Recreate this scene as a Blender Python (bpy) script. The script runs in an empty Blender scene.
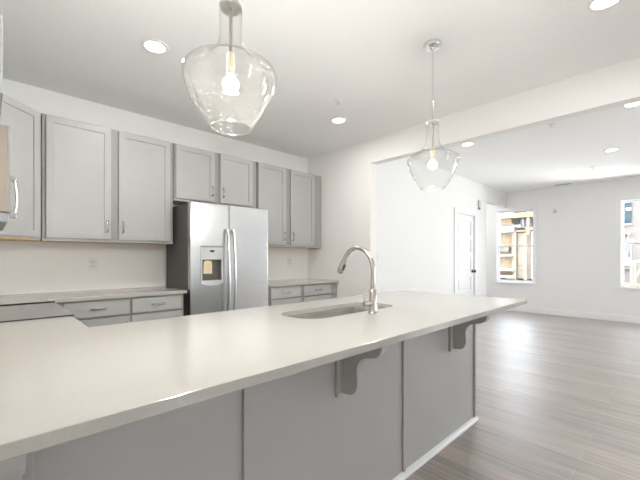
import bpy, bmesh, math, random
from mathutils import Matrix, Vector

random.seed(7)
C = bpy.context.scene.collection
SC = bpy.context.scene
PI = math.pi

# ------------------------------------------------------------------ camera
CAM_H = 1.23
cam_d = bpy.data.cameras.new('camera')
cam_d.sensor_width = 36.0
cam_d.lens = 346.0 / 640.0 * 36.0
cam_d.shift_y = 17.5 / 640.0
cam_d.clip_start = 0.02
cam_d.clip_end = 300
cam = bpy.data.objects.new('camera', cam_d)
C.objects.link(cam)
cam.location = (0, 0, CAM_H)
cam.rotation_euler = (PI / 2, 0, -math.radians(43.8))
SC.camera = cam

# ------------------------------------------------------------------ exposure
SC.view_settings.view_transform = 'Standard'
SC.view_settings.look = 'None'
SC.view_settings.gamma = 1.0
SC.view_settings.use_curve_mapping = False
SC.view_settings.exposure = 0.74
SC.cycles.use_denoising = True
SC.cycles.max_bounces = 12
SC.cycles.diffuse_bounces = 6
SC.cycles.transparent_max_bounces = 24
SC.cycles.sample_clamp_indirect = 6.0

# ------------------------------------------------------------------ sky and sun
W = bpy.data.worlds.new('overcast_sky')
SC.world = W
W.use_nodes = True
wn = W.node_tree.nodes
bg = wn['Background']
tc = wn.new('ShaderNodeTexCoord')
sp = wn.new('ShaderNodeSeparateXYZ')
cr = wn.new('ShaderNodeValToRGB')
cr.color_ramp.elements[0].position = 0.0
cr.color_ramp.elements[0].color = (0.92, 0.95, 1.0, 1)
cr.color_ramp.elements[1].position = 0.8
cr.color_ramp.elements[1].color = (0.70, 0.82, 1.0, 1)
W.node_tree.links.new(tc.outputs['Generated'], sp.inputs[0])
W.node_tree.links.new(sp.outputs['Z'], cr.inputs[0])
W.node_tree.links.new(cr.outputs[0], bg.inputs[0])
bg.inputs[1].default_value = 5.2

sun_d = bpy.data.lights.new('sun', 'SUN')
sun_d.energy = 0.3
sun_d.angle = math.radians(12)
sun_d.color = (1.0, 0.95, 0.88)
sun = bpy.data.objects.new('sun', sun_d)
C.objects.link(sun)
sun.rotation_euler = Vector((0.62, -0.35, -0.70)).to_track_quat('-Z', 'Y').to_euler()

def area(name, loc, direction, sx, sy, power, col=(1, 1, 1)):
    d = bpy.data.lights.new(name, 'AREA')
    d.shape = 'RECTANGLE'
    d.size, d.size_y = sx, sy
    d.energy = power
    d.color = col
    o = bpy.data.objects.new(name, d)
    C.objects.link(o)
    o.location = loc
    o.rotation_euler = Vector(direction).to_track_quat('-Z', 'Z').to_euler()
    return o

# added fill lights outside unseen openings, tilted up to brighten ceiling and walls
LV = 1.0
COL_FILL = (0.95, 0.98, 1.0)
area('fill_rear_door', (2.85, -5.95, 1.05), (0, 1, 0.4), 0.8, 2.1, 25 * LV, COL_FILL)
area('fill_side_window', (10.4, -1.25, 0.95), (-1, 0.0, 0.5), 1.7, 2.2, 345 * LV, COL_FILL)
area('fill_far_side_window', (10.4, -3.1, 0.95), (-1, 0.0, 0.5), 1.7, 2.2, 140 * LV, COL_FILL)
DOWN_K = 8.5        # recessed lights, kitchen side
DOWN_L = 2.8        # recessed lights, living side
COL_K = (1.0, 0.985, 0.965)
COL_L = (1.0, 0.985, 0.97)

# ------------------------------------------------------------------ materials
def mat(name, col, rough=0.5, metal=0.0, noise=0.03, scale=8.0, bump=0.0, spec=0.5, coat=0.0, stretch=(1, 1, 1)):
    m = bpy.data.materials.new(name)
    m.use_nodes = True
    n, l = m.node_tree.nodes, m.node_tree.links
    p = n['Principled BSDF']
    p.inputs['Roughness'].default_value = rough
    p.inputs['Metallic'].default_value = metal
    p.inputs['Specular IOR Level'].default_value = spec
    p.inputs['Coat Weight'].default_value = coat
    t = n.new('ShaderNodeTexCoord')
    mp = n.new('ShaderNodeMapping')
    mp.inputs['Scale'].default_value = stretch
    nz = n.new('ShaderNodeTexNoise')
    nz.inputs['Scale'].default_value = scale
    nz.inputs['Detail'].default_value = 4
    l.new(t.outputs['Object'], mp.inputs[0])
    l.new(mp.outputs[0], nz.inputs['Vector'])
    r = n.new('ShaderNodeValToRGB')
    a = tuple(max(0, c * (1 - noise)) for c in col) + (1,)
    b = tuple(min(1, c * (1 + noise)) for c in col) + (1,)
    r.color_ramp.elements[0].color, r.color_ramp.elements[1].color = a, b
    r.color_ramp.elements[0].position, r.color_ramp.elements[1].position = 0.35, 0.65
    l.new(nz.outputs['Fac'], r.inputs[0])
    l.new(r.outputs[0], p.inputs['Base Color'])
    if bump:
        bp = n.new('ShaderNodeBump')
        bp.inputs['Strength'].default_value = bump
        bp.inputs['Distance'].default_value = 0.002
        l.new(nz.outputs['Fac'], bp.inputs['Height'])
        l.new(bp.outputs[0], p.inputs['Normal'])
    return m

def emit(name, col, s):
    m = bpy.data.materials.new(name)
    m.use_nodes = True
    n, l = m.node_tree.nodes, m.node_tree.links
    n.remove(n['Principled BSDF'])
    e = n.new('ShaderNodeEmission')
    e.inputs[0].default_value = col + (1,)
    e.inputs[1].default_value = s
    l.new(e.outputs[0], n['Material Output'].inputs[0])
    return m

def thin_glass(name, tint, refl, rough=0.02, seeds=0.0):
    m = bpy.data.materials.new(name)
    m.use_nodes = True
    n, l = m.node_tree.nodes, m.node_tree.links
    n.remove(n['Principled BSDF'])
    tr = n.new('ShaderNodeBsdfTransparent')
    tr.inputs[0].default_value = tint + (1,)
    gl = n.new('ShaderNodeBsdfGlossy')
    gl.inputs['Roughness'].default_value = rough
    lw = n.new('ShaderNodeLayerWeight')
    lw.inputs[0].default_value = 0.5
    pw = n.new('ShaderNodeMath')
    pw.operation = 'POWER'
    pw.inputs[1].default_value = 4.0
    l.new(lw.outputs['Facing'], pw.inputs[0])
    ml = n.new('ShaderNodeMapRange')
    ml.inputs['To Min'].default_value = 0.03
    ml.inputs['To Max'].default_value = refl
    l.new(pw.outputs[0], ml.inputs[0])
    mx = n.new('ShaderNodeMixShader')
    l.new(ml.outputs[0], mx.inputs[0])
    l.new(tr.outputs[0], mx.inputs[1])
    l.new(gl.outputs[0], mx.inputs[2])
    out = mx
    if seeds:
        t = n.new('ShaderNodeTexCoord')
        v = n.new('ShaderNodeTexVoronoi')
        v.inputs['Scale'].default_value = 150
        r = n.new('ShaderNodeValToRGB')
        r.color_ramp.elements[0].position = 0.095
        r.color_ramp.elements[0].color = (seeds, seeds, seeds, 1)
        r.color_ramp.elements[1].position = 0.15
        r.color_ramp.elements[1].color = (0.0, 0.0, 0.0, 1)
        l.new(t.outputs['Object'], v.inputs['Vector'])
        l.new(v.outputs['Distance'], r.inputs[0])
        df = n.new('ShaderNodeBsdfTranslucent')
        df.inputs[0].default_value = (0.95, 0.93, 0.86, 1)
        d2 = n.new('ShaderNodeBsdfDiffuse')
        d2.inputs[0].default_value = (0.9, 0.88, 0.8, 1)
        m3 = n.new('ShaderNodeMixShader')
        l.new(df.outputs[0], m3.inputs[1])
        l.new(d2.outputs[0], m3.inputs[2])
        m2 = n.new('ShaderNodeMixShader')
        l.new(r.outputs[0], m2.inputs[0])
        l.new(mx.outputs[0], m2.inputs[1])
        l.new(m3.outputs[0], m2.inputs[2])
        out = m2
    l.new(out.outputs[0], n['Material Output'].inputs[0])
    return m

def floor_mat():
    m = bpy.data.materials.new('wood_plank_floor')
    m.use_nodes = True
    n, l = m.node_tree.nodes, m.node_tree.links
    p = n['Principled BSDF']
    t = n.new('ShaderNodeTexCoord')
    mp = n.new('ShaderNodeMapping')
    mp.inputs['Rotation'].default_value = (0, 0, PI / 2)
    br = n.new('ShaderNodeTexBrick')
    br.offset = 0.37
    br.inputs['Scale'].default_value = 1.0
    br.inputs['Brick Width'].default_value = 1.15
    br.inputs['Row Height'].default_value = 0.145
    br.inputs['Mortar Size'].default_value = 0.0022
    br.inputs['Mortar Smooth'].default_value = 0.3
    br.inputs['Color1'].default_value = (0.20, 0.160, 0.132, 1)
    br.inputs['Color2'].default_value = (0.31, 0.252, 0.212, 1)
    br.inputs['Mortar'].default_value = (0.34, 0.31, 0.29, 1)
    l.new(t.outputs['Object'], mp.inputs[0])
    l.new(mp.outputs[0], br.inputs['Vector'])
    m2 = n.new('ShaderNodeMapping')
    m2.inputs['Scale'].default_value = (38, 1.3, 1)
    nz = n.new('ShaderNodeTexNoise')
    nz.inputs['Scale'].default_value = 1.0
    nz.inputs['Detail'].default_value = 6
    nz.inputs['Roughness'].default_value = 0.65
    l.new(t.outputs['Object'], m2.inputs[0])
    l.new(m2.outputs[0], nz.inputs['Vector'])
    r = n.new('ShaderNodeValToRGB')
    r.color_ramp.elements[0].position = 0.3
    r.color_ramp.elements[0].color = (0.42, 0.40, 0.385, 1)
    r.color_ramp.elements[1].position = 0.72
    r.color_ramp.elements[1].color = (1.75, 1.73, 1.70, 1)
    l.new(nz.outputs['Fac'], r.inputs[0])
    mx = n.new('ShaderNodeMix')
    mx.data_type = 'RGBA'
    mx.blend_type = 'MULTIPLY'
    mx.inputs['Factor'].default_value = 1.0
    l.new(br.outputs['Color'], mx.inputs['A'])
    l.new(r.outputs[0], mx.inputs['B'])
    l.new(mx.outputs['Result'], p.inputs['Base Color'])
    rr = n.new('ShaderNodeMapRange')
    rr.inputs['To Min'].default_value = 0.36
    rr.inputs['To Max'].default_value = 0.5
    l.new(nz.outputs['Fac'], rr.inputs[0])
    l.new(rr.outputs[0], p.inputs['Roughness'])
    bp = n.new('ShaderNodeBump')
    bp.inputs['Strength'].default_value = 0.35
    bp.inputs['Distance'].default_value = 0.003
    l.new(nz.outputs['Fac'], bp.inputs['Height'])
    l.new(bp.outputs[0], p.inputs['Normal'])
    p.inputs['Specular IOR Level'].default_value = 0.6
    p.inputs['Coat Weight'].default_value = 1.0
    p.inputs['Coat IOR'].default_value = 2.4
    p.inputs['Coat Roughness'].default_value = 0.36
    return m

def quartz_mat():
    m = mat('cream_quartz', (0.47, 0.452, 0.42), 0.14, noise=0.02, scale=160, spec=0.5)
    return m

M = dict(
    wall_k=mat('warm_white_wall_paint', (0.89, 0.878, 0.86), 0.7, noise=0.01, bump=0.04, scale=60),
    wall_l=mat('white_wall_paint', (0.85, 0.85, 0.845), 0.7, noise=0.01, bump=0.04, scale=60),
    ceil=mat('flat_white_ceiling_paint', (0.93, 0.93, 0.925), 0.9, noise=0.01, bump=0.05, scale=50),
    trim=mat('white_gloss_trim_paint', (0.86, 0.86, 0.86), 0.35, noise=0.008),
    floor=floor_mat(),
    cab=mat('grey_cabinet_paint', (0.435, 0.43, 0.42), 0.38, noise=0.015, scale=5),
    cab_in=mat('cabinet_box_paint', (0.33, 0.323, 0.30), 0.5, noise=0.02),
    raw=mat('raw_maple_underside', (0.62, 0.42, 0.22), 0.6, noise=0.12, scale=12),
    dark=mat('dark_recess', (0.03, 0.03, 0.03), 0.8),
    quartz=quartz_mat(),
    steel=mat('brushed_stainless', (0.68, 0.685, 0.69), 0.27, 1.0, noise=0.05, scale=4, stretch=(1, 1, 60)),
    mwsteel=mat('satin_steel_warm_reflection', (0.37, 0.325, 0.27), 0.42, 1.0, noise=0.02),  # warm room reflection put into the steel's colour
    capmetal=mat('satin_pale_nickel', (0.78, 0.77, 0.73), 0.4, 1.0, noise=0.02),
    sinksteel=mat('satin_sink_steel', (0.74, 0.73, 0.71), 0.26, 1.0, noise=0.06, scale=6, stretch=(20, 1, 1)),
    nickel=mat('brushed_nickel', (0.55, 0.52, 0.485), 0.27, 1.0, noise=0.03, scale=30),
    chrome=mat('polished_chrome', (0.82, 0.82, 0.82), 0.12, 1.0, noise=0.01),
    brass=mat('pale_brass_socket', (0.86, 0.78, 0.60), 0.35, 1.0, noise=0.03),
    fridge_side=mat('charcoal_fridge_side', (0.085, 0.08, 0.075), 0.5, noise=0.08, scale=90, bump=0.1),
    plastic=mat('pale_grey_plastic', (0.62, 0.62, 0.62), 0.4),
    recess=mat('dark_grey_recess', (0.15, 0.145, 0.13), 0.5),
    grey_plastic=mat('grey_plastic', (0.30, 0.30, 0.31), 0.45),
    white_plastic=mat('white_plastic', (0.82, 0.82, 0.80), 0.4),
    black=mat('black_plastic', (0.02, 0.02, 0.022), 0.4),
    cooktop=mat('black_ceramic_glass', (0.03, 0.03, 0.032), 0.10, spec=0.9, coat=0.6),
    card=mat('manila_card', (0.72, 0.60, 0.38), 0.8, noise=0.05, scale=60),
    gtrim=mat('grey_tinted_trim', (0.60, 0.60, 0.60), 0.5),
    pane=thin_glass('window_glass', (0.98, 0.99, 0.985), 0.6),
    shade=thin_glass('clear_seeded_glass', (0.992, 0.992, 0.988), 0.75, 0.03, seeds=0.5),
    shade2=thin_glass('clear_glass', (0.992, 0.992, 0.988), 0.75, 0.03, seeds=0.12),
    rimglass=thin_glass('polished_glass_rim', (0.97, 0.97, 0.96), 0.85, 0.08, seeds=0.9),
    bulb=emit('lit_bulb', (1.0, 0.93, 0.82), 14.0),
    lens=emit('lit_downlight_lens', (1.0, 0.97, 0.93), 7.0),
    concrete=mat('pale_concrete', (0.229, 0.229, 0.229), 0.85, noise=0.12, scale=3),
    soil=mat('bare_soil', (0.141, 0.114, 0.088), 0.95, noise=0.2, scale=4),
    wrap=mat('white_house_wrap', (0.422, 0.418, 0.402), 0.7, noise=0.04, scale=2),
    osb=mat('tan_sheathing', (0.343, 0.258, 0.166), 0.85, noise=0.14, scale=10),
    osb_l=mat('pale_tan_sheathing', (0.401, 0.332, 0.252), 0.85, noise=0.08, scale=6),
    lumber=mat('fresh_lumber', (0.299, 0.216, 0.119), 0.75, noise=0.14, scale=6, stretch=(1, 6, 6)),
    lumber_l=mat('pale_lumber', (0.343, 0.286, 0.207), 0.75, noise=0.1, scale=6),
    darkwood=mat('dark_brown_wood', (0.20, 0.17, 0.14), 0.85, noise=0.2, scale=6),  # plain dark brown for boards, railing, trunk and brackets
    blue=mat('blue_glass_reflection', (0.044, 0.088, 0.158), 0.25, noise=0.25, scale=3),  # blue reflection put into the window's own colour
    teal=mat('teal_window_glass', (0.032, 0.053, 0.063), 0.3, noise=0.35, scale=3, spec=0.3),
    siding=mat('pale_pink_beige_siding', (0.197, 0.174, 0.154), 0.8, noise=0.03, scale=4),
    siding_g=mat('pale_grey_siding', (0.174, 0.174, 0.171), 0.8, noise=0.03, scale=4),
    leaf=mat('dark_shrub_leaves', (0.044, 0.066, 0.044), 0.7, noise=0.4, scale=20),
)

# ------------------------------------------------------------------ mesh helpers
class MB:
    """collects shapes into one mesh"""
    def __init__(self, mx=None):
        self.bm = bmesh.new()
        self.mx = mx or Matrix.Identity(4)

    def v(self, p):
        return self.bm.verts.new(self.mx @ Vector(p))

    def box(self, x0, x1, y0, y1, z0, z1):
        x0, x1 = min(x0, x1), max(x0, x1)
        y0, y1 = min(y0, y1), max(y0, y1)
        z0, z1 = min(z0, z1), max(z0, z1)
        a = [self.v(p) for p in ((x0, y0, z0), (x1, y0, z0), (x1, y1, z0), (x0, y1, z0),
                                 (x0, y0, z1), (x1, y0, z1), (x1, y1, z1), (x0, y1, z1))]
        for f in ((0, 3, 2, 1), (4, 5, 6, 7), (0, 1, 5, 4), (1, 2, 6, 5), (2, 3, 7, 6), (3, 0, 4, 7)):
            self.bm.faces.new([a[i] for i in f])
        return self

    def ring(self, x0, x1, z0, z1, hx0, hx1, hz0, hz1, y0, y1):
        """a rectangular frame in the XZ plane between y0 (front) and y1 (back)"""
        o = [(x0, z0), (x1, z0), (x1, z1), (x0, z1)]
        i = [(hx0, hz0), (hx1, hz0), (hx1, hz1), (hx0, hz1)]
        of = [self.v((a, y0, b)) for a, b in o]
        inf = [self.v((a, y0, b)) for a, b in i]
        ob = [self.v((a, y1, b)) for a, b in o]
        ib = [self.v((a, y1, b)) for a, b in i]
        for k in range(4):
            j = (k + 1) % 4
            self.bm.faces.new((of[k], of[j], inf[j], inf[k]))
            self.bm.faces.new((ob[j], ob[k], ib[k], ib[j]))
            self.bm.faces.new((of[j], of[k], ob[k], ob[j]))
            self.bm.faces.new((inf[k], inf[j], ib[j], ib[k]))
        return self

    def prism(self, pts, axis, a, b):
        """extrude a polygon; axis x: pts are (y,z); y: (x,z); z: (x,y)"""
        def P(p, t):
            return (t, p[0], p[1]) if axis == 'x' else ((p[0], t, p[1]) if axis == 'y' else (p[0], p[1], t))
        A = [self.v(P(p, a)) for p in pts]
        B = [self.v(P(p, b)) for p in pts]
        n = len(pts)
        self.bm.faces.new(A)
        self.bm.faces.new(B[::-1])
        for k in range(n):
            j = (k + 1) % n
            self.bm.faces.new((A[k], B[k], B[j], A[j]))
        return self

    def lathe(self, prof, c=(0, 0, 0), seg=32, closed=False):
        rings = []
        for r, z in prof:
            if r < 1e-6:
                rings.append([self.v((c[0], c[1], c[2] + z))])
            else:
                rings.append([self.v((c[0] + r * math.cos(2 * PI * k / seg), c[1] + r * math.sin(2 * PI * k / seg), c[2] + z)) for k in range(seg)])
        pairs = list(zip(rings, rings[1:]))
        if closed:
            pairs.append((rings[-1], rings[0]))
        for A, B in pairs:
            for k in range(seg):
                j = (k + 1) % seg
                if len(A) == 1 and len(B) == 1:
                    continue
                if len(A) == 1:
                    self.bm.faces.new((A[0], B[j], B[k]))
                elif len(B) == 1:
                    self.bm.faces.new((A[k], A[j], B[0]))
                else:
                    self.bm.faces.new((A[k], A[j], B[j], B[k]))
        return self

    def tube(self, pts, r, seg=12):
        pts = [Vector(p) for p in pts]
        rs = r if isinstance(r, (list, tuple)) else [r] * len(pts)
        rings = []
        up = None
        for i, p in enumerate(pts):
            t = (pts[min(i + 1, len(pts) - 1)] - pts[max(i - 1, 0)]).normalized()
            if up is None:
                up = Vector((0, 0, 1)) if abs(t.z) < 0.9 else Vector((1, 0, 0))
            n = (up - t * up.dot(t)).normalized()
            b = t.cross(n)
            up = n
            rings.append([self.v(p + rs[i] * (n * math.cos(2 * PI * k / seg) + b * math.sin(2 * PI * k / seg))) for k in range(seg)])
        for A, B in zip(rings, rings[1:]):
            for k in range(seg):
                j = (k + 1) % seg
                self.bm.faces.new((A[k], A[j], B[j], B[k]))
        self.bm.faces.new(rings[0][::-1])
        self.bm.faces.new(rings[-1])
        return self

    def cyl(self, p0, p1, r, seg=20):
        return self.tube([p0, p1], r, seg)

    def build(self, name, m, parent=None, bevel=0.0, smooth=False, seg=2):
        bmesh.ops.recalc_face_normals(self.bm, faces=self.bm.faces[:])
        org = Vector((0, 0, 0))
        p = parent
        while p is not None:
            org += p.location
            p = p.parent
        bmesh.ops.translate(self.bm, vec=-org, verts=self.bm.verts[:])
        me = bpy.data.meshes.new(name)
        self.bm.to_mesh(me)
        self.bm.free()
        me.materials.append(m)
        o = bpy.data.objects.new(name, me)
        C.objects.link(o)
        if parent:
            o.parent = parent
        if bevel:
            b = o.modifiers.new('edge', 'BEVEL')
            b.width = bevel
            b.segments = seg
            b.limit_method = 'ANGLE'
            b.angle_limit = math.radians(40)
        if smooth:
            for f in me.polygons:
                f.use_smooth = True
            es = me.attributes.new('sharp_edge', 'BOOLEAN', 'EDGE')
            bm = bmesh.new()
            bm.from_mesh(me)
            for e in bm.edges:
                if len(e.link_faces) == 2 and e.calc_face_angle(0) > math.radians(42):
                    es.data[e.index].value = True
            bm.free()
        return o

def box(name, m, parent, *d, bevel=0.0):
    return MB().box(*d).build(name, m, parent, bevel)

def thing(name, label, cat, loc, group=None, kind=None):
    o = bpy.data.objects.new(name, None)
    o.empty_display_size = 0.1
    C.objects.link(o)
    o.location = loc
    return tag(o, label, cat, group, kind)

def tag(o, label, cat, group=None, kind=None):
    if label:
        o['label'] = label
    if cat:
        o['category'] = cat
    if group:
        o['group'] = group
    if kind:
        o['kind'] = kind
    return o

def struct(o, label=None, cat=None):
    o['kind'] = 'structure'
    return tag(o, label, cat)

def copy_tree(o, parent=None):
    c = o.copy()
    C.objects.link(c)
    if parent:
        c.parent = parent
    for ch in list(o.children):
        copy_tree(ch, c)
    return c

# ------------------------------------------------------------------ the setting
AL, AR, AF = -0.29, 3.53, 8.75        # left wall, kitchen right wall, window wall
BD, BW, BR = 3.95, 2.83, -5.5         # kitchen back wall, living back wall, wall behind camera
HC, HB = 2.74, 2.44                   # ceiling, beam underside
T = 0.12

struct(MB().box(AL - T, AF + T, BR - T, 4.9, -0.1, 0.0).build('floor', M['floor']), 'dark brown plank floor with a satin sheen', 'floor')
struct(MB().box(AL - T, AF + T, BR - T, 4.9, HC, HC + 0.12).build('ceiling', M['ceil']), 'flat white ceiling over kitchen and living room', 'ceiling')
struct(MB().box(AL - T, AL, BR - T, BD + T, 0, HC).build('wall_left', M['wall_k']), 'white kitchen wall behind microwave', 'wall')
struct(MB().box(AL, AR + T, BD, BD + T, 0, HC).build('wall_back', M['wall_k']), 'warm white wall behind the grey cabinets', 'wall')
m = MB()
m.prism([(BD, 0), (BD, HC), (BR, HC), (BR, HB), (2.745, HB), (2.745, 0)], 'x', AR, AR + T)
struct(m.build('wall_right', M['wall_k']), 'warm white wall stub and long dropped beam over the wide opening', 'wall')

# living room back wall with its door opening, header over the hall opening
DX0, DX1, DZ = 6.135, 6.945, 2.05
m = MB()
m.prism([(AR + T, 0), (DX0, 0), (DX0, DZ), (DX1, DZ), (DX1, 0), (7.57, 0), (7.57, 2.415), (AF, 2.415), (AF, HC), (AR + T, HC)], 'y', BW, BW + T)
struct(m.build('wall_living', M['wall_l']), 'white living room wall with a panelled door and a hall opening', 'wall')
struct(MB().box(7.45, 7.57, BW + T, 4.78, 0, HC).build('wall_hall', M['wall_l']), 'white side wall of hall', 'wall')
struct(MB().box(7.45, AF, 4.78, 4.9, 0, HC).build('wall_hall_end', M['wall_l']), 'white end wall of hall', 'wall')

WINS = [(2.255, 3.03, 'window_1'), (0.02, 0.795, 'window_2'), (-1.65, -0.85, 'window_3'), (-3.5, -2.7, 'window_5')]  # last two are unseen, placed to let fill light in
WZ0, WZ1 = 0.66, 2.325
m = MB()
ys = [BR]
for y0, y1, _ in sorted(WINS):
    ys += [y0, y1]
ys.append(4.9)
for k in range(0, len(ys), 2):
    m.box(AF, AF + T, ys[k], ys[k + 1], 0, HC)
for y0, y1, _ in WINS:
    m.box(AF, AF + T, y0, y1, 0, WZ0)
    m.box(AF, AF + T, y0, y1, WZ1, HC)
bmesh.ops.remove_doubles(m.bm, verts=m.bm.verts[:], dist=1e-5)
struct(m.build('wall_far', M['wall_l']), 'white window wall of living room', 'wall')

m = MB().box(AL, 2.4, BR - T, BR, 0, HC).box(3.3, AF, BR - T, BR, 0, HC).box(2.4, 3.3, BR - T, BR, 2.2, HC)
bmesh.ops.remove_doubles(m.bm, verts=m.bm.verts[:], dist=1e-5)
struct(m.build('wall_rear', M['wall_l']), 'white wall behind the camera', 'wall')

def baseboard(name, x0, x1, y0, y1):
    struct(MB().box(x0, x1, y0, y1, 0, 0.125).build(name, M['trim'], None, 0.004), 'white baseboard', 'baseboard')
baseboard('baseboard_far', AF - 0.016, AF, BR, 4.78)
baseboard('baseboard_living', AR + T, DX0 - 0.085, BW - 0.016, BW)
baseboard('baseboard_hall', DX1 + 0.085, 7.57, BW - 0.016, BW)
baseboard('baseboard_left', AL, AL + 0.016, BR, 0.75)

# windows: frame lining, casing, two sashes with panes, sill
def window(name, y0, y1, label):
    c = (AF + 0.05, (y0 + y1) / 2, WZ0)
    w = thing(name, label, 'window', c, kind='structure')
    # local frame: along wall = x', depth = y' ; map (x,y,z) -> (AF + y, x, z)
    R = Matrix(((0, 1, 0, 0), (1, 0, 0, 0), (0, 0, 1, 0), (0, 0, 0, 1)))
    R[0][3] = AF
    MB(R).ring(y0 - 0.06, y1 + 0.06, WZ0 - 0.06, WZ1 + 0.055, y0 + 0.004, y1 - 0.004, WZ0 + 0.004, WZ1 - 0.004, -0.016, 0.0).build('casing', M['trim'], w, 0.003)
    MB(R).ring(y0, y1, WZ0, WZ1, y0 + 0.012, y1 - 0.012, WZ0 + 0.012, WZ1 - 0.012, 0.0, T).build('frame', M['trim'], w)
    zm = 1.498
    for nm, a, b, d in (('lower', WZ0 + 0.012, zm + 0.018, 0.035), ('upper', zm - 0.018, WZ1 - 0.012, 0.065)):
        s = MB(R).ring(y0 + 0.012, y1 - 0.012, a, b, y0 + 0.04, y1 - 0.04, a + 0.032, b - 0.032, d, d + 0.028).build('sash', M['trim'], w, 0.002)
        MB(R).box(y0 + 0.036, y1 - 0.036, d + 0.011, d + 0.017, a + 0.028, b - 0.028).build('pane', M['pane'], s)
    MB(R).box(y0 - 0.06, y1 + 0.06, -0.03, 0.0, WZ0 - 0.02, WZ0).build('sill', M['trim'], w, 0.003)
window('window_1', 2.255, 3.03, 'white double-hung window nearest the hall, lumber outside')
window('window_2', 0.02, 0.795, 'white double-hung window cut by the picture edge')
window('window_3', -1.65, -0.85, 'white double-hung window out of view, placed to let fill light in')
window('window_5', -3.5, -2.7, 'white double-hung window furthest out of view, added to let fill light in')
# unseen rear glazed door, added as an opening for fill light
def rear_glazing(name, x0, x1, z0, z1, cols, label):
    w = thing(name, label, 'window', ((x0 + x1) / 2, BR - 0.06, z0), kind='structure')
    MB().ring(x0, x1, z0, z1, x0 + 0.05, x1 - 0.05, z0 + 0.05, z1 - 0.05, BR - 0.10, BR - 0.02).build('frame', M['trim'], w)
    st = (x1 - x0 - 0.1) / cols
    for k in range(cols):
        a = x0 + 0.05 + k * st
        s = MB().ring(a, a + st, z0 + 0.05, z1 - 0.05, a + 0.05, a + st - 0.05, z0 + 0.1, z1 - 0.1, BR - 0.08, BR - 0.04).build('sash', M['trim'], w)
        MB().box(a + 0.045, a + st - 0.045, BR - 0.063, BR - 0.057, z0 + 0.095, z1 - 0.095).build('pane', M['pane'], s)
rear_glazing('window_4', 2.4, 3.3, 0.0, 2.2, 1, 'glazed back door behind the camera, added to let fill light in')

# panelled door in the living room wall
d = thing('door_1', 'white five-panel closet door with black knob', 'door', ((DX0 + DX1) / 2, BW + 0.06, 0), kind='structure')
m = MB()
dx0, dx1 = DX0 + 0.012, DX1 - 0.012
yF = BW + 0.012
zs = [0.20, 0.53, 0.88, 1.06, 1.56, 1.91]
zr = [(0.20, 0.50), (0.60, 0.86), (0.96, 1.24), (1.34, 1.58), (1.66, 1.92)]
edges = [0.005] + [e for z0, z1 in zr for e in (z0, z1)] + [DZ - 0.012]
m.box(dx0, dx0 + 0.11, yF, yF + 0.035, 0.005, DZ - 0.012)
m.box(dx1 - 0.11, dx1, yF, yF + 0.035, 0.005, DZ - 0.012)
for k in range(0, len(edges), 2):
    m.box(dx0 + 0.11, dx1 - 0.11, yF, yF + 0.035, edges[k], edges[k + 1])
for z0, z1 in zr:
    m.box(dx0 + 0.11, dx1 - 0.11, yF + 0.012, yF + 0.028, z0, z1)
    m.prism([(dx0 + 0.15, z0 + 0.04), (dx1 - 0.15, z0 + 0.04), (dx1 - 0.15, z1 - 0.04), (dx0 + 0.15, z1 - 0.04)], 'y', yF + 0.004, yF + 0.013)
m.build('door_slab', M['trim'], d, 0.003)
cs = MB()
cs.box(DX0 - 0.08, DX0 + 0.004, BW - 0.018, BW, 0, DZ + 0.085)
cs.box(DX1 - 0.004, DX1 + 0.08, BW - 0.018, BW, 0, DZ + 0.085)
cs.box(DX0 + 0.004, DX1 - 0.004, BW - 0.018, BW, DZ - 0.004, DZ + 0.085)
cs.build('casing', M['trim'], d, 0.003)
MB().box(DX0, dx0 - 0.002, BW + 0.001, BW + 0.1, 0, DZ).box(dx1 + 0.002, DX1, BW + 0.001, BW + 0.1, 0, DZ).box(DX0, DX1, BW + 0.001, BW + 0.1, DZ - 0.01, DZ).build('jamb', M['trim'], d)
box('backing', M['trim'], d, DX0, DX1, BW + 0.1, BW + 0.12, 0, DZ)
for z in (0.28, 1.10, 1.80):
    box('hinge', M['grey_plastic'], d, dx0 - 0.012, dx0 + 0.02, BW - 0.006, yF + 0.002, z - 0.05, z + 0.05)
k = MB().cyl((dx1 - 0.06, yF, 0.96), (dx1 - 0.06, yF - 0.05, 0.96), 0.012)
k.cyl((dx1 - 0.06, yF, 0.96), (dx1 - 0.06, yF - 0.008, 0.96), 0.032)
k.tube([(dx1 - 0.06, yF - 0.036, 0.96), (dx1 - 0.06, yF - 0.042, 0.96), (dx1 - 0.06, yF - 0.055, 0.96), (dx1 - 0.06, yF - 0.068, 0.96), (dx1 - 0.06, yF - 0.072, 0.96)], [0.015, 0.025, 0.03, 0.024, 0.012], 16)
k.build('door_knob', M['black'], d, smooth=True)

# ------------------------------------------------------------------ cabinets
def shaker(mx, w, h, rail=0.052, th=0.019, rec=0.009):
    """door or drawer front: local x right, z up, front face at y = 0, body to y = th"""
    m = MB(mx)
    m.ring(0, w, 0, h, rail, w - rail, rail, h - rail, 0, th)
    m.box(rail - 0.001, w - rail + 0.001, rec, th - 0.002, rail - 0.001, h - rail + 0.001)
    return m

def slab_front(mx, w, h, th=0.019):
    return MB(mx).box(0, w, 0, th, 0, h)

def pull(mx, length, vertical=True):
    """bar pull standing 30 mm off a front, centred on the local origin"""
    m = MB(mx)
    L = length / 2
    ax = (lambda t, y: (0, y, t)) if vertical else (lambda t, y: (t, y, 0))
    m.tube([ax(-L, 0), ax(-L, -0.022), ax(-L * 0.86, -0.029), ax(0, -0.032), ax(L * 0.86, -0.029), ax(L, -0.022), ax(L, 0)], 0.0075, 10)
    return m

def TR(x, y, z, rz=0.0):
    return Matrix.Translation((x, y, z)) @ Matrix.Rotation(rz, 4, 'Z')

UF = BD - 0.305         # wall cabinet frame plane
UD = UF - 0.0195        # wall cabinet door plane
UZ0, UZ1 = 1.370, 2.420

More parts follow.
